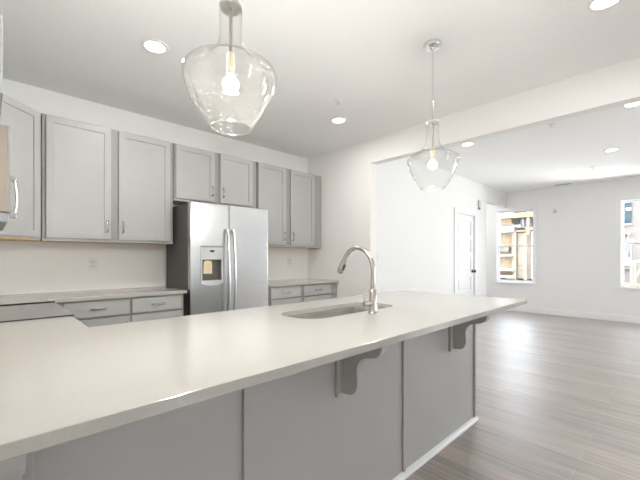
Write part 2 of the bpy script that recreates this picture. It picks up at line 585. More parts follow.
def wall_cabinet(x0, x1, z0, z1, doors, label, pulls):
    t = thing('wall_cabinet', label, 'cabinet', ((x0 + x1) / 2, UF + 0.15, z0), 'upper cabinets on back wall')
    MB().box(x0 + 0.002, x1 - 0.002, UF, BD - 0.002, z0 + 0.012, z1).build('carcass', M['cab_in'], t, 0.0015)
    MB().box(x0 + 0.006, x1 - 0.006, UF + 0.01, BD - 0.004, z0, z0 + 0.012).build('underside', M['cab_in'] if z0 > 1.6 else M['raw'], t)
    MB().box(x0 + 0.002, x1 - 0.002, UF - 0.002, UF + 0.01, z0, z0 + 0.018).build('bottom_rail', M['cab'], t)
    for (a, b), side in zip(doors, pulls):
        dz0, dz1 = z0 + 0.026, z1 - 0.012
        dd = shaker(TR(a, UD - 0.003, dz0), b - a, dz1 - dz0).build('door', M['cab'], t, 0.0018)
        px = b - 0.075 if side == 'r' else a + 0.022
        px = b - 0.032 if side == 'r' else a + 0.03
        pull(TR(px, UD - 0.003, dz0 + 0.115), 0.1).build('handle', M['nickel'], dd, smooth=True)
    return t

wall_cabinet(0.317, 1.384, UZ0, UZ1, [(0.345, 0.814), (0.879, 1.348)], 'tall grey two-door wall cabinet left of the refrigerator', 'rl')
wall_cabinet(1.388, 2.402, 1.826, UZ1, [(1.408, 1.836), (1.906, 2.334)], 'short grey two-door cabinet above the refrigerator', 'rl')
wall_cabinet(2.406, 3.524, UZ0, UZ1, [(2.418, 2.852), (2.932, 3.366)], 'grey two-door wall cabinet right of the refrigerator, by wall corner', 'rl')

# diagonal corner wall cabinet
t = thing('corner_wall_cabinet', 'grey diagonal corner cabinet with one door, behind microwave', 'cabinet', (0.0, 3.65, UZ0))
P = [(AL + 0.002, BD - 0.002), (0.314, BD - 0.002), (0.314, UF), (0.012, UF - 0.302), (AL + 0.002, UF - 0.302)]
MB().prism(P, 'z', UZ0 + 0.012, UZ1).build('carcass', M['cab'], t, 0.0015)
Pi = [(AL + 0.006, BD - 0.006), (0.308, BD - 0.006), (0.308, UF + 0.006), (0.010, UF - 0.29), (AL + 0.006, UF - 0.29)]
MB().prism(Pi, 'z', UZ0, UZ0 + 0.012).build('underside', M['raw'], t)
dl = 0.302 * math.sqrt(2)
mx = TR(0.012, UF - 0.302, UZ0 + 0.026, PI / 4)
dd = shaker(mx @ Matrix.Translation((0.022, -0.0205, 0)), dl - 0.058, UZ1 - UZ0 - 0.038).build('door', M['cab'], t, 0.0018)
pull(mx @ Matrix.Translation((0.05, -0.0205, 0.115)), 0.1).build('handle', M['nickel'], dd, smooth=True)

# wall cabinet over the microwave, on the left wall (faces +x)
MWY0, MWY1 = 2.28, 3.04
RX = Matrix(((0, -1, 0, 0), (1, 0, 0, 0), (0, 0, 1, 0), (0, 0, 0, 1)))   # local x -> +y, local -y -> +x
t = thing('wall_cabinet', 'short grey cabinet on the left wall above microwave', 'cabinet', (-0.13, 2.66, 2.0))
MB().box(AL + 0.002, 0.030, MWY0, MWY1, 1.99, UZ1).build('carcass', M['cab'], t, 0.0015)
for a in (MWY0 + 0.005, 2.665):
    mx = Matrix.Translation((0.0525, a, 2.03)) @ RX
    dd = shaker(mx, 0.37, 0.38).build('door', M['cab'], t, 0.0018)
t = thing('wall_cabinet', 'tall narrow grey filler cabinet between microwave and corner cabinet', 'cabinet', (-0.13, 3.19, UZ0))
MB().box(AL + 0.002, 0.010, MWY1 + 0.004, UF - 0.306, UZ0, UZ1).build('carcass', M['cab'], t, 0.0015)
shaker(Matrix.Translation((0.0315, MWY1 + 0.015, UZ0 + 0.026)) @ RX, UF - 0.306 - MWY1 - 0.03, UZ1 - UZ0 - 0.04).build('door', M['cab'], t, 0.0018)

# microwave
t = thing('microwave', 'stainless over-the-range microwave with bar handle, cut off at picture edge', 'microwave', (-0.1, 2.66, 1.4))
MB().box(AL + 0.003, 0.034, MWY0 + 0.006, MWY1 - 0.004, 1.405, 1.988).build('body', M['grey_plastic'], t, 0.003)
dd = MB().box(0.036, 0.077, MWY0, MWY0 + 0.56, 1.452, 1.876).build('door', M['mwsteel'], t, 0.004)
box('edge_strip', M['chrome'], dd, 0.069, 0.0772, MWY0 - 0.0012, MWY0 + 0.004, 1.455, 1.873)
box('door_window', M['black'], dd, 0.0765, 0.0785, MWY0 + 0.07, MWY0 + 0.45, 1.54, 1.79)
box('control_panel', M['black'], t, 0.036, 0.075, MWY0 + 0.563, MWY1 - 0.004, 1.452, 1.876, bevel=0.003)
MB().box(AL + 0.02, 0.070, MWY0 + 0.002, MWY1 - 0.006, 1.402, 1.45).build('vent_base', M['grey_plastic'], t, 0.006)
hy = MWY0 + 0.03
m = MB()
m.box(0.0765, 0.102, hy - 0.012, hy + 0.012, 1.612, 1.634)
m.box(0.0765, 0.102, hy - 0.012, hy + 0.012, 1.425, 1.455)
pts = [(0.089 + 0.015 * math.cos((k / 12 - 0.5) * PI * 0.9), hy, 1.43 + 0.205 * k / 12) for k in range(13)]
m.tube(pts, 0.0065, 12)
m.build('handle', M['chrome'], t, 0.002, smooth=True)

# base cabinets
BF = 3.335              # base frame plane
def base_cabinet(x0, x1, cols, label):
    t = thing('base_cabinet', label, 'cabinet', ((x0 + x1) / 2, 3.65, 0), 'base cabinets along back wall')
    MB().box(x0 + 0.001, x1 - 0.001, BF, BD - 0.003, 0.10, 0.883).build('carcass', M['cab_in'], t, 0.0015)
    box('toe_kick', M['dark'], t, x0 + 0.001, x1 - 0.001, BF + 0.07, BD - 0.003, 0.0, 0.10)
    for a, b in cols:
        f = slab_front(TR(a, BF - 0.0205, 0.742), b - a, 0.128).build('drawer', M['cab'], t, 0.003)
        pull(TR((a + b) / 2, BF - 0.0205, 0.808), 0.1, False).build('handle', M['nickel'], f, smooth=True)
        f = shaker(TR(a, BF - 0.0205, 0.115), b - a, 0.607).build('door', M['cab'], t, 0.0018)
        pull(TR(b - 0.03, BF - 0.0205, 0.62), 0.1).build('handle', M['nickel'], f, smooth=True)
base_cabinet(0.333, 1.366, [(0.42, 0.889), (0.907, 1.337)], 'grey base cabinet with two drawers left of the refrigerator')
base_cabinet(2.362, 3.528, [(2.385, 2.842), (2.898, 3.39)], 'grey base cabinet with two drawers right of the refrigerator')
t = thing('base_cabinet', 'grey blind corner base cabinet beside the range', 'cabinet', (0.0, 3.5, 0))
MB().prism([(AL + 0.003, 3.05), (0.30, 3.05), (0.30, 3.30), (0.33, 3.335), (0.33, BD - 0.003), (AL + 0.003, BD - 0.003)], 'z', 0.0, 0.883).build('carcass', M['cab'], t, 0.0015)

# worktops on the back wall
def worktop(pts, label, loc):
    t = MB().prism(pts, 'z', 0.884, 0.914)
    o = t.build('worktop', M['quartz'], None, 0.003)
    return tag(o, label, 'worktop')
worktop([(AL + 0.001, 3.046), (0.33, 3.046), (0.33, 3.30), (1.388, 3.30), (1.388, BD - 0.001), (AL + 0.001, BD - 0.001)], 'pale quartz worktop in the corner left of the refrigerator', None)
worktop([(2.352, 3.30), (AR - 0.001, 3.30), (AR - 0.001, BD - 0.001), (2.352, BD - 0.001)], 'short pale quartz worktop right of the refrigerator', None)
# edge strip of backsplash wall beside the refrigerator
struct(MB().box(1.388, 1.404, BD - 0.014, BD, 0.0, 1.82).build('trim_1', M['wall_k'], None, 0.002), 'narrow white edge strip on the back wall beside the refrigerator', 'trim')

# ------------------------------------------------------------------ range
t = thing('kitchen_range', 'black glass-top range set between the two worktops', 'range', (0.0, 2.66, 0))
MB().box(AL + 0.02, 0.29, MWY0 + 0.006, MWY1 - 0.002, 0.02, 0.90).build('body', M['steel'], t, 0.003)
MB().box(AL + 0.02, 0.338, MWY0 + 0.003, MWY1 + 0.001, 0.901, 0.920).build('cooktop', M['cooktop'], t, 0.002)
MB().box(AL + 0.08, 0.338, MWY1 - 0.010, MWY1 + 0.001, 0.920, 0.926).build('edge_strip', M['black'], t, 0.001)  # black strip put in for the dark gap at the corner worktop
MB().box(AL + 0.005, AL + 0.075, MWY0 + 0.004, MWY1, 0.905, 1.06).build('control_back', M['steel'], t, 0.004)
dd = MB().box(0.291, 0.328, MWY0 + 0.012, MWY1 - 0.008, 0.26, 0.80).build('oven_door', M['steel'], t, 0.004)
box('door_window', M['black'], dd, 0.3275, 0.330, MWY0 + 0.12, MWY1 - 0.12, 0.36, 0.66)
MB().tube([(0.328, MWY0 + 0.08, 0.76), (0.36, MWY0 + 0.08, 0.76), (0.36, MWY1 - 0.08, 0.76), (0.328, MWY1 - 0.08, 0.76)], 0.01, 10).build('handle', M['steel'], dd, smooth=True)
box('drawer', M['steel'], t, 0.291, 0.326, MWY0 + 0.012, MWY1 - 0.008, 0.06, 0.25, bevel=0.004)
for k in range(4):
    y = MWY0 + 0.14 + 0.16 * k
    MB().cyl((0.291, y, 0.855), (0.335, y, 0.855), 0.02).build('knob', M['black'], t, 0.002, smooth=True)

# ------------------------------------------------------------------ refrigerator
FX0, FX1, FY, FZ = 1.410, 2.322, 3.28, 1.778
t = thing('refrigerator', 'stainless side-by-side refrigerator with charcoal sides and door dispenser', 'refrigerator', ((FX0 + FX1) / 2, 3.6, 0))
MB().box(FX0 + 0.004, FX1 - 0.004, FY + 0.062, BD - 0.03, 0.03, FZ - 0.012).build('body', M['fridge_side'], t, 0.004)
box('kick_grille', M['black'], t, FX0 + 0.01, FX1 - 0.01, FY + 0.07, FY + 0.12, 0.0, 0.09)
DM = 1.824
DR = (1.528, 1.735, 0.985, 1.21)
ld = MB().ring(FX0, DM - 0.004, 0.07, FZ, DR[0], DR[1], DR[2], DR[3], FY, FY + 0.058).build('door', M['steel'], t, 0.008, seg=3)
rd = MB().box(DM + 0.004, FX1, FY, FY + 0.058, 0.07, FZ).build('door', M['steel'], t, 0.008, seg=3)
for x in (FX0 + 0.06, FX1 - 0.1):
    box('hinge_cover', M['grey_plastic'], t, x, x + 0.06, FY + 0.02, FY + 0.14, FZ - 0.012, FZ + 0.008, bevel=0.003)
for dr, x in ((ld, DM - 0.034), (rd, DM + 0.034)):
    n = 18
    pts = [(x, FY, 1.508), (x, FY - 0.028, 1.512)]
    for k in range(n + 1):
        u = k / n
        pts.append((x, FY - 0.038 - 0.030 * math.sin(PI * u), 1.49 - (1.49 - 0.53) * u))
    pts += [(x, FY - 0.028, 0.508), (x, FY, 0.512)]
    MB().tube(pts, 0.0145, 12).build('handle', M['steel'], dr, smooth=True)
    for z in (1.485, 0.495):
        MB().box(x - 0.016, x + 0.016, FY - 0.022, FY, z, z + 0.04).build('handle_mount', M['grey_plastic'], dr, 0.004)
# dispenser: bezel, control panel, recess
dp = MB().prism([(1.512, 0.98), (1.53, 0.962), (1.60, 0.948), (1.663, 0.948), (1.733, 0.962), (1.751, 0.98), (1.751, 1.352), (1.512, 1.352)], 'y', FY - 0.001, FY - 0.009)
bz = MB().ring(1.512, 1.751, 0.975, 1.352, 1.528, 1.735, 0.990, 1.208, FY - 0.009, FY + 0.002)
dp.bm.free()
bz.prism([(1.512, 0.9752), (1.535, 0.958), (1.60, 0.946), (1.663, 0.946), (1.728, 0.958), (1.751, 0.9752)], 'y', FY - 0.009, FY + 0.002)
dz = bz.build('dispenser', M['plastic'], ld, 0.003)
box('control_panel', M['gtrim'], dz, 1.522, 1.741, FY - 0.012, FY - 0.008, 1.212, 1.330, bevel=0.002)
box('dark_trim', M['grey_plastic'], dz, 1.515, 1.748, FY - 0.0125, FY - 0.008, 1.332, 1.349, bevel=0.001)
box('display', M['black'], dz, 1.605, 1.652, FY - 0.0135, FY - 0.011, 1.284, 1.304)
rc = MB()
rc.box(DR[0], DR[1], FY + 0.05, FY + 0.057, DR[2], DR[3])
rc.box(DR[0], DR[0] + 0.004, FY + 0.002, FY + 0.05, DR[2], DR[3])
rc.box(DR[1] - 0.004, DR[1], FY + 0.002, FY + 0.05, DR[2], DR[3])
rc.box(DR[0], DR[1], FY + 0.002, FY + 0.05, DR[3] - 0.004, DR[3])
rc.build('recess', M['recess'], dz)
box('drip_tray', M['plastic'], dz, DR[0], DR[1], FY - 0.006, FY + 0.05, DR[2], DR[2] + 0.014, bevel=0.002)
MB().box(1.585, 1.625, FY + 0.018, FY + 0.036, 1.10, 1.205).build('paddle', M['black'], dz, 0.004)
# the tag left in the dispenser
tg = MB(Matrix.Translation((1.592, FY + 0.004, 1.200)) @ Matrix.Rotation(math.radians(3), 4, 'Y') @ Matrix.Rotation(math.radians(-4), 4, 'X'))
tg.prism([(-0.044, -0.022), (-0.030, 0.0), (0.030, 0.0), (0.044, -0.022), (0.046, -0.132), (-0.046, -0.132)], 'y', -0.0015, 0.0015)
tag(tg.build('paper_tag', M['card']), 'buff card tag hanging in the refrigerator water dispenser', 'tag')

# ------------------------------------------------------------------ peninsula
PB, PE, PK = 1.08, 2.655, 1.80          # bar side face, right end, kitchen side face
t = thing('peninsula_cabinet', 'long grey peninsula base panelled on the seating side', 'peninsula', (1.2, 1.4, 0))
MB().box(AL + 0.002, PE, PB, PB + 0.09, 0.0, 0.883).build('back_panel', M['cab'], t, 0.0015)
MB().box(PE - 0.02, PE, PB + 0.091, PK, 0.0, 0.883).build('end_panel', M['cab'], t, 0.0015)
MB().box(0.36, PE - 0.021, PK - 0.02, PK, 0.10, 0.883).build('face_frame', M['cab_in'], t)
MB().box(0.36, PE - 0.021, PK - 0.08, PK - 0.06, 0.0, 0.10).build('toe_kick', M['dark'], t)
MB().box(AL + 0.002, 0.32, PB + 0.091, MWY0 - 0.01, 0.0, 0.883).build('corner_carcass', M['cab'], t, 0.0015)
for k in range(5):
    a = 0.38 + k * 0.453
    f = shaker(Matrix.Translation((a + 0.44, PK + 0.0205, 0.115)) @ Matrix.Rotation(PI, 4, 'Z'), 0.44, 0.75).build('door', M['cab'], t, 0.0018)
    pull(Matrix.Translation((a + 0.04, PK + 0.0205, 0.76)) @ Matrix.Rotation(PI, 4, 'Z'), 0.1).build('handle', M['nickel'], f, smooth=True)
for x0, x1 in ((0.653, 0.678), (1.670, 1.696), (PE - 0.022, PE + 0.004)):
    MB().box(x0, x1, PB - 0.012, PB, 0.031, 0.883).build('batten', M['cab'], t, 0.003)
MB().prism([(PB, 0.0), (PB - 0.022, 0.0), (PB - 0.021, 0.012), (PB - 0.014, 0.022), (PB, 0.030)], 'x', AL + 0.002, PE + 0.024).build('shoe_moulding', M['trim'], t)
MB().prism([(PE, 0.0), (PE + 0.022, 0.0), (PE + 0.021, 0.012), (PE + 0.014, 0.022), (PE, 0.030)], 'y', PB, PK).build('shoe_moulding', M['trim'], t)

def bez(p0, p1, p2, p3, n=8):
    out = []
    for k in range(1, n + 1):
        u = k / n
        out.append(tuple((1 - u) ** 3 * a + 3 * u * (1 - u) ** 2 * b + 3 * u * u * (1 - u) * c + u ** 3 * d for a, b, c, d in zip(p0, p1, p2, p3)))
    return out
prof = [(0, 0.883), (0.222, 0.883), (0.222, 0.868)]
prof += bez((0.222, 0.868), (0.222, 0.83), (0.195, 0.808), (0.150, 0.803))
prof += bez((0.150, 0.803), (0.115, 0.798), (0.082, 0.775), (0.086, 0.725))
prof += bez((0.086, 0.725), (0.090, 0.690), (0.092, 0.670), (0.080, 0.645))
prof += bez((0.080, 0.645), (0.068, 0.622), (0.045, 0.616), (0.0, 0.616))
for xc in (0.021, 1.175, 2.275):
    cb = MB().prism([(PB - 0.018 - a, z) for a, z in prof], 'x', xc - 0.018, xc + 0.030).build('corbel', M['cab'], t, 0.003)
    MB().box(xc - 0.047, xc + 0.059, PB - 0.018, PB, 0.600, 0.883).build('backplate', M['cab'], cb, 0.003)

# peninsula worktop with the sink cut-out
def rrect(x0, x1, y0, y1, r, n=8, grow=0.0):
    x0, x1, y0, y1, r = x0 - grow, x1 + grow, y0 - grow, y1 + grow, r + grow
    out = []
    for cx, cy, a0 in ((x1 - r, y1 - r, 0), (x0 + r, y1 - r, 90), (x0 + r, y0 + r, 180), (x1 - r, y0 + r, 270)):
        for k in range(n + 1):
            a = math.radians(a0 + 90 * k / n)
            out.append((cx + r * math.cos(a), cy + r * math.sin(a)))
    return out
SK = (1.165, 1.960, 1.285, 1.602, 0.115)
m = MB()
outer = [(AL + 0.001, 0.795), (2.908, 0.795), (2.914, 0.797), (2.916, 0.803), (2.916, 1.862), (0.33, 1.862), (0.33, 2.279), (AL + 0.001, 2.279)]
hole = rrect(*SK)
es = []
for loop in (outer, hole):
    vs = [m.v((x, y, 0.914)) for x, y in loop]
    es += [m.bm.edges.new((vs[k], vs[(k + 1) % len(vs)])) for k in range(len(vs))]
bmesh.ops.triangle_fill(m.bm, use_beauty=True, use_dissolve=False, edges=es)
r = bmesh.ops.extrude_face_region(m.bm, geom=m.bm.faces[:])
bmesh.ops.translate(m.bm, vec=(0, 0, -0.030), verts=[g for g in r['geom'] if isinstance(g, bmesh.types.BMVert)])
tag(m.build('peninsula_worktop', M['quartz'], None, 0.003), 'long cream-white quartz peninsula worktop with an undermount sink cut-out', 'worktop')

# sink
t = thing('kitchen_sink', 'stainless undermount sink sunk into the peninsula worktop', 'sink', (1.56, 1.44, 0.68))
m = MB()
loops = []
for g, z in ((0.022, 0.881), (0.006, 0.881), (0.004, 0.86), (0.0, 0.74), (-0.006, 0.712), (-0.02, 0.696), (-0.05, 0.690)):
    loops.append([m.v((x, y, z)) for x, y in rrect(*SK, grow=g)])
for A, B in zip(loops, loops[1:]):
    for k in range(len(A)):
        j = (k + 1) % len(A)
        m.bm.faces.new((A[k], A[j], B[j], B[k]))
m.bm.faces.new(loops[-1])
o = m.build('bowl', M['sinksteel'], t, smooth=True)
so = o.modifiers.new('wall', 'SOLIDIFY')
so.thickness = 0.0015
so.offset = 1.0
MB().lathe([(0, 0.0005), (0.02, 0.0005), (0.03, 0.002), (0.042, 0.004), (0.045, 0.001), (0.045, 0.0)], (1.56, 1.46, 0.690), 24).build('drain', M['chrome'], t, smooth=True)

# faucet
FXc, FYc = 1.572, 1.205
t = thing('kitchen_faucet', 'brushed nickel gooseneck pull-down faucet behind the sink', 'faucet', (FXc, FYc, 0.914))
MB().lathe([(0, 0), (0.029, 0.0), (0.029, 0.005), (0.0255, 0.010), (0.0235, 0.016), (0.0225, 0.06), (0.021, 0.132), (0.016, 0.138), (0, 0.138)], (FXc, FYc, 0.914), 28).build('base', M['nickel'], t, smooth=True)
pts = [(FXc, FYc, 1.045), (FXc, FYc, 1.10), (FXc, FYc, 1.155)]
RA = 0.116
for k in range(1, 19):
    a = PI * k / 18 * 0.86
    pts.append((FXc, FYc + RA - RA * math.cos(a), 1.155 + 1.14 * RA * math.sin(a)))
dv = (Vector(pts[-1]) - Vector(pts[-2])).normalized()
MB().tube(pts, 0.0135, 16).build('spout', M['nickel'], t, smooth=True)
q0 = Vector(pts[-1])
sh = MB().tube([q0, q0 + dv * 0.008, q0 + dv * 0.04, q0 + dv * 0.075, q0 + dv * 0.085], [0.0145, 0.016, 0.018, 0.0205, 0.017], 18).build('spray_head', M['nickel'], t, smooth=True)
qb = q0 + dv * 0.04
MB(Matrix.Translation(qb) @ Matrix.Rotation(math.atan2(dv.y, -dv.z), 4, 'X')).box(-0.009, 0.009, -0.0205, -0.012, -0.02, 0.02).build('spray_button', M['black'], sh, 0.002)
hd = MB().tube([(FXc, FYc, 0.972), (FXc - 0.03, FYc + 0.004, 0.972), (FXc - 0.064, FYc + 0.009, 0.973), (FXc - 0.070, FYc + 0.010, 0.973)], [0.015, 0.0165, 0.016, 0.012], 16).build('handle', M['nickel'], t, smooth=True)
MB().tube([(FXc - 0.060, FYc + 0.009, 0.98), (FXc - 0.067, FYc + 0.010, 1.01), (FXc - 0.070, FYc + 0.010, 1.065)], [0.0065, 0.005, 0.0042], 10).build('lever', M['nickel'], hd, smooth=True)

# ------------------------------------------------------------------ pendants
def pendant(x, y, label, glass, power, dz):
    t = thing('pendant_light', label, 'pendant light', (x, y, 1.72), 'glass pendants over the peninsula')
    MB().lathe([(0, 2.74), (0.064, 2.74), (0.064, 2.728), (0.058, 2.715), (0.02, 2.708), (0.012, 2.695), (0, 2.695)], (x, y, 0), 28).build('canopy', M['chrome'], t, smooth=True)
    MB().cyl((x, y, 2.70), (x, y, 2.19 + dz), 0.0058).build('rod', M['chrome'], t, smooth=True)
    MB().lathe([(0, 2.212), (0.016, 2.212), (0.040, 2.204), (0.0425, 2.198), (0.0425, 2.188), (0, 2.188)], (x, y, dz), 28).build('cap', M['capmetal'], t, smooth=True)
    MB().cyl((x, y, 2.19 + dz), (x, y, 2.0 + dz), 0.0065).build('inner_stem', M['nickel'], t, smooth=True)
    MB().lathe([(0, 2.015), (0.011, 2.015), (0.0145, 2.008), (0.0145, 1.94), (0.013, 1.93), (0, 1.93)], (x, y, dz), 20).build('socket', M['brass'], t, smooth=True)
    bl = [(0, 1.93), (0.013, 1.93), (0.014, 1.922)]
    for k in range(0, 13):
        a = math.radians(62 - 152 * k / 12)
        bl.append((max(0.0, 0.031 * math.cos(a)), 1.892 + 0.031 * math.sin(a)))
    bl[-1] = (0, 1.861)
    MB().lathe(bl, (x, y, dz), 20).build('bulb', M['bulb'], t, smooth=True)
    o = [(0.0435, 2.192), (0.0435, 2.095)]
    o += bez((0.0435, 2.095), (0.0435, 2.03), (0.07, 1.995), (0.125, 1.968), 12)
    o += bez((0.125, 1.968), (0.158, 1.955), (0.182, 1.948), (0.178, 1.915), 8)
    o += bez((0.178, 1.915), (0.170, 1.86), (0.125, 1.785), (0.100, 1.748), 10)
    o += bez((0.100, 1.748), (0.092, 1.735), (0.086, 1.727), (0.080, 1.724), 4)
    prof = o + [(r - 0.003, z + (0.001 if k else 0.003)) for k, (r, z) in enumerate(o[::-1])]
    MB().lathe(prof, (x, y, dz), 56, closed=True).build('glass_shade', glass, t, smooth=True)
    MB().lathe([(0.079 + 0.0028 * math.cos(2 * PI * k / 10), 1.7225 + 0.0028 * math.sin(2 * PI * k / 10)) for k in range(10)], (x, y, dz), 48, closed=True).build('rim', M['rimglass'], t, smooth=True)
    ld = bpy.data.lights.new('bulb_light', 'POINT')
    ld.energy = power
    ld.color = (1.0, 0.975, 0.935)
    ld.shadow_soft_size = 0.03
    lo = bpy.data.objects.new('bulb_light', ld)
    C.objects.link(lo)
    lo.parent = t
    lo.location = (0, 0, 1.835 - 1.72 + dz)
pendant(0.683, 1.215, 'large seeded clear glass pendant, nearest of the two over the worktop', M['shade'], 24.0, 0.012)
pendant(2.270, 1.215, 'clear glass pendant on a long chrome rod above the far end of the worktop', M['shade2'], 7.5, -0.008)

# ------------------------------------------------------------------ recessed lights
def downlight(x, y, label, power, col, group):
    t = thing('recessed_light', label, 'recessed light', (x, y, HC), group)
    MB().lathe([(0.068, -0.001), (0.092, -0.001), (0.092, -0.006), (0.072, -0.010), (0.068, -0.008)], (x, y, HC), 32, closed=True).build('trim_ring', M['trim'], t, smooth=True)
    MB().lathe([(0, -0.004), (0.068, -0.004), (0.068, -0.001), (0, -0.001)], (x, y, HC), 32).build('lens', M['lens'], t)
    d = bpy.data.lights.new('lamp', 'AREA')
    d.shape = 'DISK'
    d.size = 0.13
    d.energy = power
    d.color = col
    lo = bpy.data.objects.new('lamp', d)
    C.objects.link(lo)
    lo.parent = t
    lo.location = (0, 0, -0.012)
G1, G2 = 'recessed lights in kitchen ceiling', 'recessed lights in living room ceiling'
downlight(0.86, 2.60, 'recessed light left of the near pendant', DOWN_K * 0.95, COL_K, G1)
downlight(2.776, 2.60, 'recessed light near the right wall corner and sprinkler', DOWN_K * 0.6, COL_K, G1)
downlight(2.615, 0.305, 'recessed light at the top edge above the beam', DOWN_K * 0.5, COL_K, G1)
downlight(4.60, 1.96, 'recessed light just past the beam beside far pendant', DOWN_L * 0.4, COL_L, G2)
downlight(6.30, 0.667, 'recessed light furthest out, before the window wall', DOWN_L, COL_L, G2)
downlight(4.56, 0.318, 'recessed light cut by the right picture edge under the beam', DOWN_L, COL_L, G2)
downlight(7.4, -1.0, 'unseen recessed light added to the living room near the window wall', DOWN_L, COL_L, G2)  # unseen lamp, added for living room light
downlight(8.1, 3.9, 'unseen recessed light added to brighten the hall', DOWN_L * 3, COL_L, G2)  # unseen lamp, added so the hall recess is not dark
downlight(5.4, -1.6, 'unseen recessed light added to the living room nearer the beam', DOWN_L, COL_L, G2)  # another unseen lamp added to light the living room

# ------------------------------------------------------------------ small fittings
def sprinkler(x, y, label):
    t = thing('fire_sprinkler', label, 'sprinkler', (x, y, HC), 'ceiling sprinklers')
    MB().lathe([(0, 0), (0.036, 0), (0.036, -0.004), (0.03, -0.008), (0.012, -0.010), (0, -0.010)], (x, y, HC), 20).build('cover_ring', M['trim'], t, smooth=True)
    MB().lathe([(0, -0.010), (0.009, -0.010), (0.007, -0.03), (0.016, -0.032), (0.016, -0.035), (0, -0.035)], (x, y, HC), 14).build('nozzle', M['chrome'], t, smooth=True)
sprinkler(2.427, 2.28, 'small sprinkler head on the kitchen ceiling above a recessed light')
sprinkler(4.60, 1.01, 'small sprinkler head on the living ceiling close to beam')
sprinkler(7.28, 1.016, 'small sprinkler head on the ceiling near the window wall')

t = thing('ceiling_vent', 'white slotted air vent on ceiling above window wall', 'vent', (8.5, 1.62, HC))
MB(Matrix.Rotation(0, 4, 'Z')).box(8.50, 8.60, 1.52, 1.84, HC - 0.008, HC).build('frame', M['trim'], t, 0.002)
for k in range(5):
    box('slat', M['grey_plastic'], t, 8.512 + k * 0.017, 8.517 + k * 0.017, 1.54, 1.82, HC - 0.0095, HC - 0.007)

def outlet(x, z, label):
    t = thing('wall_outlet', label, 'outlet', (x, BD, z), 'outlets on the backsplash')
    MB().box(x - 0.036, x + 0.036, BD - 0.006, BD, z - 0.058, z + 0.058).build('cover_plate', M['white_plastic'], t, 0.002)
    for dz in (0.021, -0.021):
        s = MB().box(x - 0.016, x + 0.016, BD - 0.0085, BD - 0.005, z + dz - 0.014, z + dz + 0.014).build('socket', M['white_plastic'], t, 0.002)
        MB().box(x - 0.008, x - 0.005, BD - 0.0092, BD - 0.008, z + dz - 0.005, z + dz + 0.006).box(x + 0.005, x + 0.008, BD - 0.0092, BD - 0.008, z + dz - 0.005, z + dz + 0.006).build('slot', M['black'], s)
outlet(0.735, 1.165, 'white outlet plate under the tall left wall cabinet')
outlet(3.17, 1.165, 'white outlet plate under the right wall cabinet')

t = thing('wall_outlet', 'white outlet low on window wall between the windows', 'outlet', (AF, 2.14, 0.36))
MB().box(AF - 0.006, AF, 2.105, 2.175, 0.305, 0.42).build('cover_plate', M['white_plastic'], t, 0.002)
for dz in (0.021, -0.021):
    MB().box(AF - 0.0085, AF - 0.005, 2.124, 2.156, 0.3625 + dz - 0.014, 0.3625 + dz + 0.014).build('socket', M['white_plastic'], t, 0.001)
t = thing('light_switch', 'white double light switch plate on living wall beside the opening edge', 'switch', (3.85, BW, 1.21))
MB().box(3.792, 3.908, BW - 0.006, BW, 1.15, 1.27).build('cover_plate', M['white_plastic'], t, 0.002)
for x in (3.827, 3.873):
    MB().box(x - 0.016, x + 0.016, BW - 0.009, BW - 0.005, 1.178, 1.242).build('rocker', M['white_plastic'], t, 0.002)
t = thing('wall_sensor', 'tiny white sensor box high on window wall', 'sensor', (AF, 1.865, 2.2))
MB().box(AF - 0.03, AF, 1.84, 1.89, 2.18, 2.26).build('case', M['plastic'], t, 0.006)
MB().box(AF - 0.033, AF - 0.029, 1.855, 1.875, 2.19, 2.21).build('lens', M['grey_plastic'], t)
t = thing('door_chime', 'small grey box high on the wall right of the closet door', 'chime', (7.15, BW, 2.16))
MB().box(7.115, 7.195, BW - 0.03, BW, 2.245, 2.385).build('case', M['gtrim'], t, 0.004)
MB().box(7.125, 7.185, BW - 0.032, BW, 2.20, 2.238).build('button', M['grey_plastic'], t, 0.003)

# ------------------------------------------------------------------ outside the windows
struct(MB().box(8.9, 60, -30, 40, -0.45, -0.35).build('ground', M['soil']), 'bare ground outside', 'ground')
struct(MB().box(13.2, 15.2, -12, 20, -0.35, -0.20).build('pavement', M['concrete']), 'pale concrete strip outside', 'pavement')
BA = 17.0
t = thing('house_under_construction', 'timber-framed house under construction seen through the window near the hall', 'building', (BA + 2, 5.2, -0.35))
for z0, z1 in ((3.00, 3.9), (2.36, 2.62), (1.28, 1.36), (0.62, 0.76), (0.30, 0.42)):
    MB().box(BA - 0.25, BA + 4, 5.12, 9.0, z0, z1).build('deck_band', M['wrap'], t, 0.01)
MB().box(BA + 0.4, BA + 4, 5.15, 9.0, -0.35, 0.62).build('wall_panel', M['osb'], t)
MB().box(BA + 0.25, BA + 4, 5.25, 9.0, 0.76, 1.28).build('wall_panel', M['osb'], t)
MB().box(BA + 0.35, BA + 4, 5.2, 9.0, 1.36, 2.36).build('wall_panel', M['osb'], t)
MB().box(BA + 0.1, BA + 0.4, 5.3, 9.0, 2.62, 3.0).build('wall_panel', M['lumber'], t)
MB().box(BA + 0.02, BA + 0.1, 5.15, 9.0, 2.64, 2.74).build('dark_board', M['darkwood'], t)
MB().box(BA + 0.1, BA + 0.34, 5.42, 9.0, 1.50, 1.74).build('beam', M['darkwood'], t)
MB().box(BA - 0.05, BA + 0.2, 5.12, 5.24, 0.42, 2.36).build('post', M['osb'], t, 0.01)
MB().box(BA - 0.1, BA + 0.05, 5.06, 5.14, 0.25, 2.36).build('post', M['lumber_l'], t, 0.01)
MB().box(BA + 0.1, BA + 3, 2.4, 5.06, 0.30, 2.34).build('sheathing', M['osb_l'], t)
